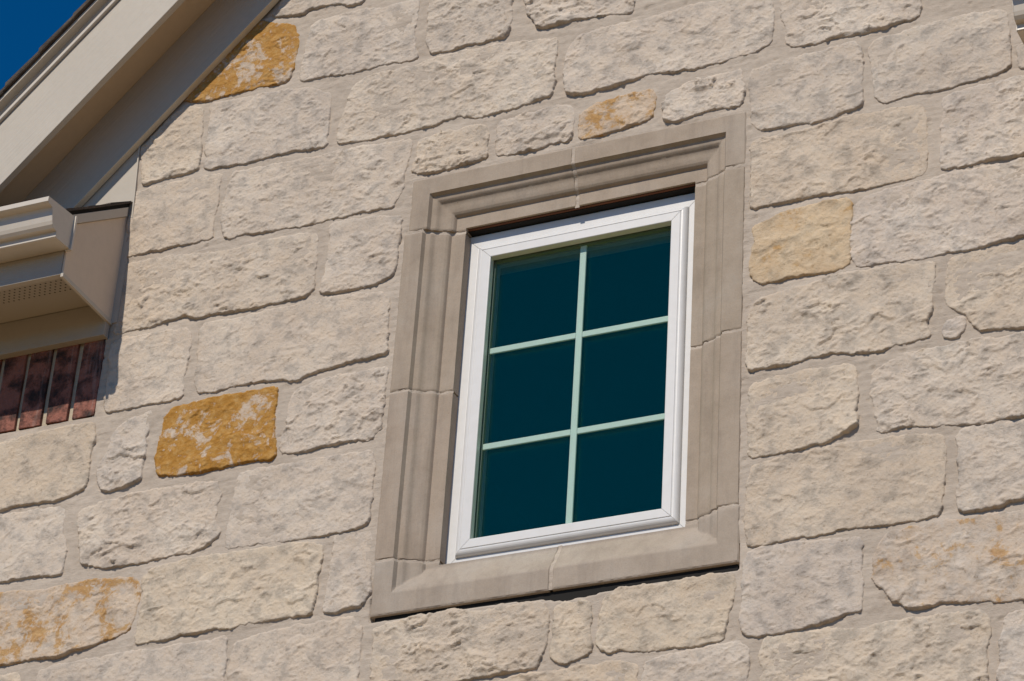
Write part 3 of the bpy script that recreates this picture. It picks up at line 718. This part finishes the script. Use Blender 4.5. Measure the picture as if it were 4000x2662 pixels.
# ------------------------------------------------------------------ window surround (cast stone)
sur = thing('window_surround', 'smooth tan cast-stone surround with moulded profile framing the window', 'window surround', (0, 0, CAS[2]))
OPN = (-0.3137, 0.3045, 4.749, 5.708)
PR = [(0, 0), (.0510, 0), (.0565, .0105), (.061, .0116), (.068, .0134), (.073, .0172), (.077, .0215), (.084, .0245), (.095, .0268), (.104, .0295), (.110, .0335), (.1145, .0420), (.160, .0420)]
PRX = np.array([a for a, b in PR]); PRY = np.array([b for a, b in PR])
SQ = [(0, 0), (.054, 0), (.060, .0025), (.133, .046), (.2, .046)]
SQX = np.array([a for a, b in SQ]); SQY = np.array([b for a, b in SQ])

def cast_piece(name, x0, x1, z0, z1, sd, outer, tint=1.0):
    ox0, ox1, oz0, oz1 = outer
    res = 0.0035
    def axis(a, b, outs):
        s = set(np.round(np.arange(a, b, res), 5)); s.add(b)
        for o, sg in outs:
            for c in PRX:
                t = o + sg * c
                if a < t < b: s.add(round(float(t), 5))
        s = sorted(s)
        out = [s[0]]
        for t in s[1:]:
            if t - out[-1] > 0.00035: out.append(t)
        return np.array(out)
    outs_x = [(ox0, 1), (ox1, -1)]; outs_z = [(oz1, -1), (oz0, 1), (OPN[2], 0), (OPN[3], 0)]
    xs = axis(x0, x1, outs_x + [(OPN[0], 0), (OPN[1], 0)]); zs = axis(z0, z1, outs_z)
    gx, gz = np.meshgrid(xs, zs)
    dm = np.minimum(np.minimum(gx - ox0, ox1 - gx), oz1 - gz)
    y = np.minimum(np.interp(dm, PRX, PRY), np.interp(gz - oz0, SQX, SQY))
    # eased, slightly chipped edges at the joints and the outer arris
    e = np.minimum(np.minimum(gx - x0, x1 - gx), np.minimum(gz - z0, z1 - gz))
    chip = np.clip(vnoise(gx / .022, gz / .022, sd) - 0.15, 0, 1)
    rr = 0.0022 + 0.004 * chip
    t = np.clip(1 - e / rr, 0, 1)
    y = y + rr * (1 - np.sqrt(np.clip(1 - t * t, 0, 1)))
    y += 0.00035 * vnoise(gx / .05, gz / .05, sd + 1) + 0.0002 * vnoise(gx / .012, gz / .012, sd + 2)
    nz, nx = gx.shape
    cxm = (gx[:-1, :-1] + gx[1:, 1:]) / 2; czm = (gz[:-1, :-1] + gz[1:, 1:]) / 2
    keep = ~((cxm > OPN[0]) & (cxm < OPN[1]) & (czm > OPN[2]) & (czm < OPN[3]))
    idx = np.arange(nx * nz).reshape(nz, nx)
    q = np.stack([idx[:-1, :-1], idx[:-1, 1:], idx[1:, 1:], idx[1:, :-1]], -1)[keep]
    # side walls along the boundary of the kept cells
    kp = np.zeros((nz + 1, nx + 1), bool); kp[1:nz, 1:nx] = keep
    yb = y.copy(); yb[:] = 0.105
    n = nx * nz
    walls = []
    K = keep
    def wq(a, b): walls.append(np.stack([a, b, b + n, a + n], -1))
    up = np.zeros_like(K); up[:-1] = K[1:]; e_ = K & ~up; wq(idx[1:, :-1][e_], idx[1:, 1:][e_])
    dn = np.zeros_like(K); dn[1:] = K[:-1]; e_ = K & ~dn; wq(idx[:-1, 1:][e_], idx[:-1, :-1][e_])
    rt = np.zeros_like(K); rt[:, :-1] = K[:, 1:]; e_ = K & ~rt; wq(idx[1:, 1:][e_], idx[:-1, 1:][e_])
    lf = np.zeros_like(K); lf[:, 1:] = K[:, :-1]; e_ = K & ~lf; wq(idx[:-1, :-1][e_], idx[1:, :-1][e_])
    wv = np.concatenate(walls)
    V = np.concatenate([np.stack([gx, y, gz], -1).reshape(-1, 3), np.stack([gx, yb, gz], -1).reshape(-1, 3)])
    # walls get their own vertices so the arris stays crisp
    V2 = np.concatenate([V, V]); wv = wv + len(V)
    q = np.concatenate([q, wv])
    used = np.unique(q); rm = np.zeros(len(V2), int); rm[used] = np.arange(len(used))
    me = mesh_np(name, V2[used] - np.array([0, 0, CAS[2]]), rm[q])
    try: me.set_sharp_from_angle(angle=math.radians(32))
    except Exception: pass
    o = link(name, me, M['cast'], sur)
    o.color = (tint, tint * RNG.uniform(.985, 1.0), tint * RNG.uniform(.97, 1.0), 1)
    if name == 'sill_block': o.color = (tint * .96, tint * .975, tint * 1.0, 1)
    return o

J = 0.004
oh = (-0.455, 0.449, CAS[2], 5.858); ojl = (-0.466, 0.449, CAS[2], 5.858); osl = (-0.463, 0.450, CAS[2], 5.858)
ojr = (-0.455, 0.4475, CAS[2], 5.858)
# head blocks turn the corner and end just below the moulded fillet
cast_piece('head_block', -0.455, -0.0095 - J, 5.7005, 5.858, 301, oh, 1.00)
cast_piece('head_block', -0.0095 + J, 0.449, 5.7005, 5.858, 302, oh, 1.01)
cast_piece('jamb_block', -0.466, -0.25, 5.229, 5.692, 303, ojl, 1.00)
cast_piece('jamb_block', -0.466, -0.25, 4.7635, 5.223, 304, ojl, 1.02)
cast_piece('jamb_block', 0.25, 0.4475, 5.229, 5.692, 305, ojr, 1.02)
cast_piece('jamb_block', 0.25, 0.4475, 4.7635, 5.223, 306, ojr, 1.03)
cast_piece('sill_block', -0.463, -0.005 - J, CAS[2], 4.7575, 307, osl, 1.06)
cast_piece('sill_block', -0.005 + J, 0.450, CAS[2] + .001, 4.7575, 308, osl, 1.09)

def joint_strip(x0, x1, z0, z1, sd, vertical):
    """mortar pressed into a surround joint, following the moulding"""
    res = 0.0035
    xs = np.linspace(x0, x1, max(3, int((x1 - x0) / res))); zs = np.linspace(z0, z1, max(3, int((z1 - z0) / res)))
    gx, gz = np.meshgrid(xs, zs)
    dm = np.minimum(np.minimum(gx - ojl[0], ojl[1] - gx), 5.858 - gz)
    y = np.minimum(np.interp(dm, PRX, PRY), np.interp(gz - CAS[2], SQX, SQY))
    y = y + 0.0022 + 0.0016 * vnoise(gx / .017, gz / .017, sd) + 0.001 * vnoise(gx / .006, gz / .006, sd + 1)
    idx = np.arange(gx.size).reshape(gx.shape)
    q = np.stack([idx[:-1, :-1], idx[:-1, 1:], idx[1:, 1:], idx[1:, :-1]], -1).reshape(-1, 4)
    link('joint_mortar', mesh_np('joint_mortar', np.stack([gx, y, gz - CAS[2]], -1).reshape(-1, 3), q), M['mortar'], sur)
joint_strip(-0.0095 - .006, -0.0095 + .006, 5.702, 5.857, 321, True)
joint_strip(-0.005 - .006, -0.005 + .006, CAS[2] + .001, 4.752, 322, True)
for zz, sd in ((5.6965, 323), (5.226, 325), (4.7605, 327)):
    joint_strip(-0.462, OPN[0], zz - .006, zz + .006, sd, False)
    joint_strip(OPN[1], 0.446, zz - .006, zz + .006, sd + 1, False)

# steel lintel angle showing as a rusty line above the frame
lt = thing('lintel', 'thin rusty steel lintel edge in the dark gap above the window frame', 'lintel', (0, .08, 5.70))
b = MB(); b.box(-0.310, 0.301, .0490 - .08, .0555 - .08, .0048, .0076)
b.build('angle_toe', M['rust'], lt)
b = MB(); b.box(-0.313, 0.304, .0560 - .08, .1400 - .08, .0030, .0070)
b.build('gap_shade_plate', M['void'], lt)  # black plate added over the frame, its colour stands in for the gap's shade
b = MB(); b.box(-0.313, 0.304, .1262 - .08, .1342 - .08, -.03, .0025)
b.build('gap_shade_back', M['void'], lt)  # black back of the same gap, also added as painted shade

b = MB(); b.box(CAS[0] + .004, CAS[1] - .004, .0115, .020, -.030, -.0006)      # black strip added to paint the shade in the open joint below the sill
b.build('joint_shade_strip', M['void'], sur)

# ------------------------------------------------------------------ window
win = thing('window', 'small white framed window with six dark teal panes and pale green grilles', 'window', (0, 0, 0))
GX0, GX1, GZ0, GZ1 = -0.2476, 0.2366, 4.818, 5.6184      # inner edge of the sash
def sweep(name, prof, side, material, ends=None):
    """one mitred member of a rectangular frame; prof = list of (outward offset from the sash's inner edge, y)"""
    mb = MB()
    gap = 0.0003
    rings = []
    for end in (0, 1):
        ring = []
        for o, y in prof:
            if side in ('top', 'bottom'):
                zz = GZ1 + o if side == 'top' else GZ0 - o
                xx = (GX0 - o + gap) if end == 0 else (GX1 + o - gap)
            else:
                xx = GX1 + o if side == 'right' else GX0 - o
                zz = (GZ0 - o + gap) if end == 0 else (GZ1 + o - gap)
            ring.append((xx, y, zz))
        rings.append(ring)
    n = len(prof)
    mb.add(rings[0] + rings[1], [(i, (i + 1) % n, n + (i + 1) % n, n + i) for i in range(n)] + [tuple(range(n)), tuple(range(n, 2 * n))[::-1]])
    return mb.build(name, material, win, bevel=0.0012, seg=2)
def arc(cx, cy, r0, r1, a0, a1, n):
    return [(cx + r0 * math.cos(math.radians(a0 + (a1 - a0) * i / n)), cy + r1 * math.sin(math.radians(a0 + (a1 - a0) * i / n))) for i in range(n + 1)]
YF = 0.060
sash = [(0.000, YF + .0195), (0.000, YF + .0015), (0.0015, YF), (0.0235, YF), (0.0240, YF + .0020), (0.0255, YF + .0020), (0.0262, YF + .0006)]
sash += [(0.0262 + 0.0140 * math.sin(math.radians(a)), YF + .0006 + 0.0125 * (1 - math.cos(math.radians(a)))) for a in (15, 30, 45, 60, 75, 90)]
sash += [(0.0402, YF + .030), (0.012, YF + .030), (0.012, YF + .0195)]
frame = [(0.0405, YF + .034), (0.0405, YF + .0150), (0.0420, YF + .0138), (0.0715, YF + .0138), (0.0755, YF + .0152), (0.0780, YF + .0185), (0.0790, YF + .024), (0.0790, YF + .075), (0.0405, YF + .075)]
frame_b = [(0.0405, YF + .034), (0.0405, YF + .0150), (0.0420, YF + .0138), (0.0685, YF + .0138), (0.0685, YF + .075), (0.0405, YF + .075)]
for sd in ('top', 'bottom'): sweep('sash_rail', sash, sd, M['white'])
for sd in ('left', 'right'): sweep('sash_stile', sash, sd, M['white'])
frame_h = [(0.0405, YF + .034), (0.0405, YF + .0150), (0.0420, YF + .0138), (0.0785, YF + .0138), (0.0815, YF + .0152), (0.0832, YF + .0185), (0.0840, YF + .024), (0.0840, YF + .075), (0.0405, YF + .075)]
sweep('frame_head', frame_h, 'top', M['white'])
sweep('frame_sill', frame_b, 'bottom', M['white'])
sweep('frame_jamb', frame, 'left', M['white']); sweep('frame_jamb', frame, 'right', M['white'])

YG = YF + .0200
def pane(y0, y1):
    mb = MB(); mb.box(GX0 - .008, GX1 + .008, y0, y1, GZ0 - .008, GZ1 + .008)
    return mb.build('glass_pane', M['glass'], win)
front_pane = pane(YG, YG + .0035); pane(YG + .0165, YG + .020)
YM = YG + .0062
mb = MB(); mb.box(-0.0060 - .0085, -0.0060 + .0085, YM, YM + .006, GZ0 + .002, GZ1 - .002); mb.build('muntin', M['muntin'], win, bevel=.0015)
for zc in (5.3535, 5.0810):
    for x0, x1 in ((GX0 + .002, -0.0060 - .0087), (-0.0060 + .0087, GX1 - .002)):
        mb = MB(); mb.box(x0, x1, YM + .0002, YM + .0058, zc - .0082, zc + .0082); mb.build('muntin', M['muntin'], win, bevel=.0015)
t = .010
mb = MB()
mb.box(GX0 - .006, GX0 + .004, YG + .0040, YG + .0160, GZ0 - .006, GZ1 + .006); mb.build('glass_spacer', M['spacer'], front_pane)
mb = MB(); mb.box(GX1 - .004, GX1 + .006, YG + .0040, YG + .0160, GZ0 - .006, GZ1 + .006); mb.build('glass_spacer', M['spacer'], front_pane)
mb = MB(); mb.box(GX0 + .0045, GX1 - .0045, YG + .0040, YG + .0160, GZ1 - .004, GZ1 + .006); mb.build('glass_spacer', M['spacer'], front_pane)
mb = MB(); mb.box(GX0 + .0045, GX1 - .0045, YG + .0040, YG + .0160, GZ0 - .006, GZ0 + .004); mb.build('glass_spacer', M['spacer'], front_pane)
inner = [(-0.004, YG + .0205), (-0.004, YG + .034), (0.040, YG + .034), (0.040, YG + .0205)]
for sd, nm in (('top', 'inner_stop'), ('bottom', 'inner_stop'), ('left', 'inner_stop'), ('right', 'inner_stop')): sweep(nm, inner, sd, M['white'])

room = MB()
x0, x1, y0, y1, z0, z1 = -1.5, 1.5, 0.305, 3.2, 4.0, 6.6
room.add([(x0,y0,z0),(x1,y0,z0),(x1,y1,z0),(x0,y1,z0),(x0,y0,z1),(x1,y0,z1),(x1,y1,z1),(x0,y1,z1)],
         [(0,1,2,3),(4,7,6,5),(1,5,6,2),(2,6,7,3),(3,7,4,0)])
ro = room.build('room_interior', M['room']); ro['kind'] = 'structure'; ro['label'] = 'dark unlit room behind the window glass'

# ------------------------------------------------------------------ gable roof edge (rake)
def rake_bar(mb, prof, xa, xb, mirror):
    """prof = polygon of (y, b) with b = z - SL*x on the left slope; swept along the slope between xa and xb (plumb cut)"""
    ring = []
    for x in (xa, xb):
        for y, bb in prof:
            z = bb + SL * x
            ring.append((mx(x) if mirror else x, y, z))
    n = len(prof)
    mb.add(ring, [(i, (i + 1) % n, n + (i + 1) % n, n + i) for i in range(n)] + [tuple(range(n))[::-1], tuple(range(n, 2 * n))])

def gable(mirror, label):
    root = thing('gable_roof_edge', label, 'roof edge', (mx(-1.3) if mirror else -1.3, 0, 6.2), 'raking roof edges of the gable')
    xa, xb = -2.05, CXM - .002
    def bar(name, prof, m, bevel=0.0, a=xa, c=xb):
        mb = MB(); rake_bar(mb, prof, a, c, mirror)
        L = root.location
        mb.v = [(p[0] - L.x, p[1] - L.y, p[2] - L.z) for p in mb.v]
        return mb.build(name, m, root, bevel=bevel)
    H = 0.180
    fascia = bar('fascia_board', [(-H, 7.682), (-H, 7.934), (-H + .020, 7.934), (-H + .020, 7.682)], M['beige_grain'], .0015)
    bar('soffit_panel', [(-H + .0205, 7.782), (-H + .0205, 7.800), (-.0005, 7.800), (-.0005, 7.782)], M['soffit_beige'])
    frieze = bar('frieze_board', [(-.023, 7.540), (-.023, 7.7815), (-.0065, 7.7815), (-.0065, 7.540)], M['beige_grain'], .001)
    bar('trim_strip', [(-.0235, 7.5370), (-.0235, 7.5398), (-.0040, 7.5398), (-.0040, 7.5370)], M['almond']).parent = frieze
    bar('drip_strip', [(-H - .010, 7.936), (-H - .010, 7.951), (-H + .018, 7.953), (-H + .018, 7.936)], M['gutter'], .002).parent = fascia
    bar('shadow_board', [(-H - .001, 7.953), (-H - .001, 7.9845), (-H + .018, 7.9845), (-H + .018, 7.953)], M['beige_grain'])
    bar('roof_deck', [(-H - .026, 7.985), (-H - .026, 7.997), (1.2, 7.997), (1.2, 7.985)], M['beige_grain'])
    # shingle courses seen edge-on: each laps the next, butts a little ragged
    rs = np.random.RandomState(40 + mirror)
    x = xa + .02
    k = 0
    step = 0.098
    while x < xb - .03:
        x2 = min(x + step * 2.0, xb)
        yo = -H - .030 - rs.uniform(0, .008)
        lift = .0135 + rs.uniform(-.002, .003)
        # wedge: thick at its lower butt, thin at its head
        z0 = 7.9975
        mb = MB()
        P = []
        for (xx, t0, t1) in ((x, .002 + .006, lift + .010), (x2, .0005, .0045)):
            for yy in (yo, 1.2):
                P.append((xx, yy, z0 + t0 + SL * xx)); P.append((xx, yy, z0 + t1 + SL * xx))
        P = [(mx(p[0]) if mirror else p[0], p[1], p[2]) for p in P]
        L = root.location
        P = [(p[0] - L.x, p[1] - L.y, p[2] - L.z) for p in P]
        mb.add(P, [(0, 1, 3, 2), (4, 6, 7, 5), (0, 4, 5, 1), (2, 3, 7, 6), (1, 5, 7, 3), (0, 2, 6, 4)])
        mb.build('shingle', M['shingle'], root)
        x += step + rs.uniform(-.006, .006); k += 1
    return root
gable(False, 'beige sloping gable roof edge with shaded soffit at the upper left')
gable(True, 'beige sloping gable roof edge beyond the upper right of the picture')

# ------------------------------------------------------------------ lower eaves, their gutters, and the brick under them
def eave(mirror):
    lab = 'boxed beige eave end with ribbed side panel against the stone wall, under the gutter' if not mirror else 'boxed eave end behind the sliver of gutter at the upper right'
    root = thing('boxed_eave', lab, 'eave', (mx(-1.5) if mirror else -1.5, 0, 5.6), 'boxed eaves either side of the gable')
    L = root.location
    fx = (lambda x: mx(x)) if mirror else (lambda x: x)
    def fin(mb, name, m, bevel=0.0):
        mb.v = [(fx(p[0]) - L.x, p[1] - L.y, p[2] - L.z) for p in mb.v]
        return mb.build(name, m, root, bevel=bevel)
    X0, X1 = -3.2, -1.3205
    PS = 0.757                                           # lower roof's slope
    rz = lambda y: 5.9716 + PS * y                       # top of the raking trim band on the end panel
    # end panel (faces the stone wall side), 4 mm sheet
    mb = MB(); mb.prism([(-.243, 5.600), (-.0005, 5.600), (-.0005, rz(0) - .031), (-.243, rz(-.243) - .031)], 'x', -1.3200, -1.3145); panel = fin(mb, 'end_panel', M['beige_rib'], .0008)
    mb = MB(); mb.prism([(-.246, 5.594), (-.0005, 5.594), (-.0005, 5.6065), (-.246, 5.6065)], 'x', -1.3195, -1.3110); fin(mb, 'panel_edge', M['beige'], .001).parent = panel
    mb = MB(); mb.prism([(-.262, rz(-.262) - .030), (-.012, rz(-.012) - .030), (-.012, rz(-.012)), (-.262, rz(-.262))], 'x', -1.3200, -1.3075); fin(mb, 'raking_trim', M['beige'], .001).parent = panel
    mb = MB(); mb.box(X0, X1 - .0002, -.245, -.228, 5.603, 5.775); fin(mb, 'fascia_board', M['beige_grain_h'], .001)
    mb = MB(); mb.box(X0, X1 - .0002, -.2278, -.0235, 5.654, 5.662); o = fin(mb, 'soffit_panel', M['soffit'])
    mb = MB(); mb.box(X0, -1.3165, -.023, -.0005, 5.553, 5.6535); fin(mb, 'frieze_board', M['beige_grain_h'], .001)
    # roof slope with its shingle edge
    mb = MB()
    th = .012
    mb.prism([(-.275, rz(-.275) + .001), (1.2, rz(1.2) + .001), (1.2, rz(1.2) + th), (-.275, rz(-.275) + th)], 'x', X0, -1.3130); fin(mb, 'roof_deck', M['void'])
    rs = np.random.RandomState(77 + mirror)
    y = -.290
    for k in range(6):
        y2 = y + .20
        xo = -1.3060 + rs.uniform(-.004, .003)
        a = .0125 + rs.uniform(-.001, .002)
        mb = MB(); mb.prism([(y, rz(y) + a), (y2, rz(y2) + .0125), (y2, rz(y2) + .0155), (y, rz(y) + a + .0095)], 'x', X0, xo); fin(mb, 'shingle', M['shingle'])
        y += .098
    return root
eave(False); eave(True)

def gutter(mirror):
    lab = 'pale beige metal rain gutter with end cap at the left edge below the gable' if not mirror else 'sliver of pale grey gutter at the upper right corner'
    root = thing('rain_gutter', lab, 'gutter', (mx(-1.5) if mirror else -1.5, -.30, 5.67), 'rain gutters on the eaves')
    L = root.location
    fx = (lambda x: mx(x)) if mirror else (lambda x: x)
    def fin(mb, name, m, bevel=0.0):
        mb.v = [(fx(p[0]) - L.x, p[1] - L.y, p[2] - L.z) for p in mb.v]
        return mb.build(name, m, root, bevel=bevel)
    XE = -1.3030
    out = [(-.371, 5.7600), (-.3715, 5.7455), (-.366, 5.7425), (-.3495, 5.7405), (-.3460, 5.7330), (-.3440, 5.7200), (-.3400, 5.7050), (-.3360, 5.6960), (-.3290, 5.6885), (-.3150, 5.6870), (-.3155, 5.6715), (-.3120, 5.6695), (-.2470, 5.6760), (-.2470, 5.7760)]
    th = .0022
    inn = [(y + th * 1.2, z + (th if i > 0 else 0)) for i, (y, z) in enumerate(out[:-2])] + [(-.2470 - th, 5.6780), (-.2470 - th, 5.7760)]
    inn[0] = (-.371 + th, 5.7600); inn[1] = (-.3690, 5.7475); inn[2] = (-.366, 5.7448)
    mb = MB(); mb.prism(out + inn[::-1], 'x', -3.2, XE - .0015); trough = fin(mb, 'trough', M['gutter'], .0006)
    mb = MB(); mb.prism(out, 'x', XE - .0013, XE); cap = fin(mb, 'end_cap', M['gutter'])
    # crimped flange of the end cap: thin lip running round the profile
    if not mirror: mb = MB(); mb.prism([(-.2495, 5.6715), (-.2420, 5.6715), (-.2420, 5.7765), (-.2495, 5.7765)], 'x', XE - .0125, XE + .0055); fin(mb, 'end_flange', M['gutter'], .0006).parent = cap
    # hidden hanger screws on the lip
    for xs in (-1.532, -2.1):
        mb = MB(); n = 10; r = .0042
        ring = [(xs + r * math.cos(2 * math.pi * i / n), -.3727, 5.7527 + r * math.sin(2 * math.pi * i / n)) for i in range(n)]
        ring2 = [(xs + .6 * r * math.cos(2 * math.pi * i / n), -.3745, 5.7527 + .6 * r * math.sin(2 * math.pi * i / n)) for i in range(n)]
        mb.add(ring + ring2, [(i, (i + 1) % n, n + (i + 1) % n, n + i) for i in range(n)] + [tuple(range(n, 2 * n)), tuple(range(n))[::-1]])
        fin(mb, 'screw', M['gutter']).parent = trough
gutter(False); gutter(True)

def siding(mirror):
    fx = (lambda x: mx(x)) if mirror else (lambda x: x)
    root = thing('siding_panel', 'smooth pale beige triangular panel between the gable edge and lower roof' if not mirror else 'beige panel between the gable edge and lower roof beyond the right of the picture', 'siding', (fx(-1.4), 0, 6.0), 'panels between gable edge and lower roof')
    L = root.location
    mb = MB(); mb.prism([(-2.05, 5.60), (-1.2965, 5.60), (-1.2965, 5.94), (-1.3115, 6.240), (-2.05, 5.47)], 'y', -.0012, .010)
    mb.v = [(fx(p[0]) - L.x, p[1] - L.y, p[2] - L.z) for p in mb.v]
    mb.build('sheet', M['beige'], root)
    mb = MB(); mb.prism([(-1.2995, 5.93), (-1.2955, 5.93), (-1.3112, 6.235), (-1.3152, 6.235)], 'y', -.0055, .010)
    mb.v = [(fx(p[0]) - L.x, p[1] - L.y, p[2] - L.z) for p in mb.v]
    mb.build('edge_channel', M['beige'], root, bevel=.0008)
siding(False); siding(True)

def bricks(mirror):
    fx = (lambda x: mx(x)) if mirror else (lambda x: x)
    root = thing('brick_wall', 'dark red brick soldier course shaded by the eave at the left edge' if not mirror else 'red brick soldier course beyond the right of the picture', 'wall', (fx(-1.6), 0, BRK0), 'brick courses under the eaves')
    L = root.location
    mb = MB(); mb.box(-3.3, XL - .0125, .0085, .12, BRK0 - .0035, 5.655)
    mb.v = [(fx(p[0]) - L.x, p[1] - L.y, p[2] - L.z) for p in mb.v]
    mb.build('brick_mortar', M['brick_mortar'], root)
    import bmesh
    edges = [(-1.3900, -1.3235), (-1.4705, -1.4060), (-1.5530, -1.4870)]
    x = -1.5665
    while x > -2.6: edges.append((x - .066, x)); x -= .0805
    rs = np.random.RandomState(5)
    for a, c in edges:
        bm = bmesh.new()
        bmesh.ops.create_cube(bm, size=1)
        w = c - a
        bmesh.ops.scale(bm, vec=(w, .09, .246), verts=bm.verts)
        bmesh.ops.subdivide_edges(bm, edges=bm.edges[:], cuts=2, use_grid_fill=True)
        for v in bm.verts:
            v.co += Vector((rs.uniform(-1, 1) * .0012, rs.uniform(-1, 1) * .0008, rs.uniform(-1, 1) * .0012))
        me = bpy.data.meshes.new('brick'); bm.to_mesh(me); bm.free()
        o = link('brick', me, M['brick'], root)
        o.location = (fx((a + c) / 2) - L.x, .0445 + rs.uniform(-.001, .001), .123 + .0005)
        m = o.modifiers.new('bevel', 'BEVEL'); m.width = .002; m.segments = 2; m.limit_method = 'ANGLE'; m.angle_limit = math.radians(50)
bricks(False); bricks(True)
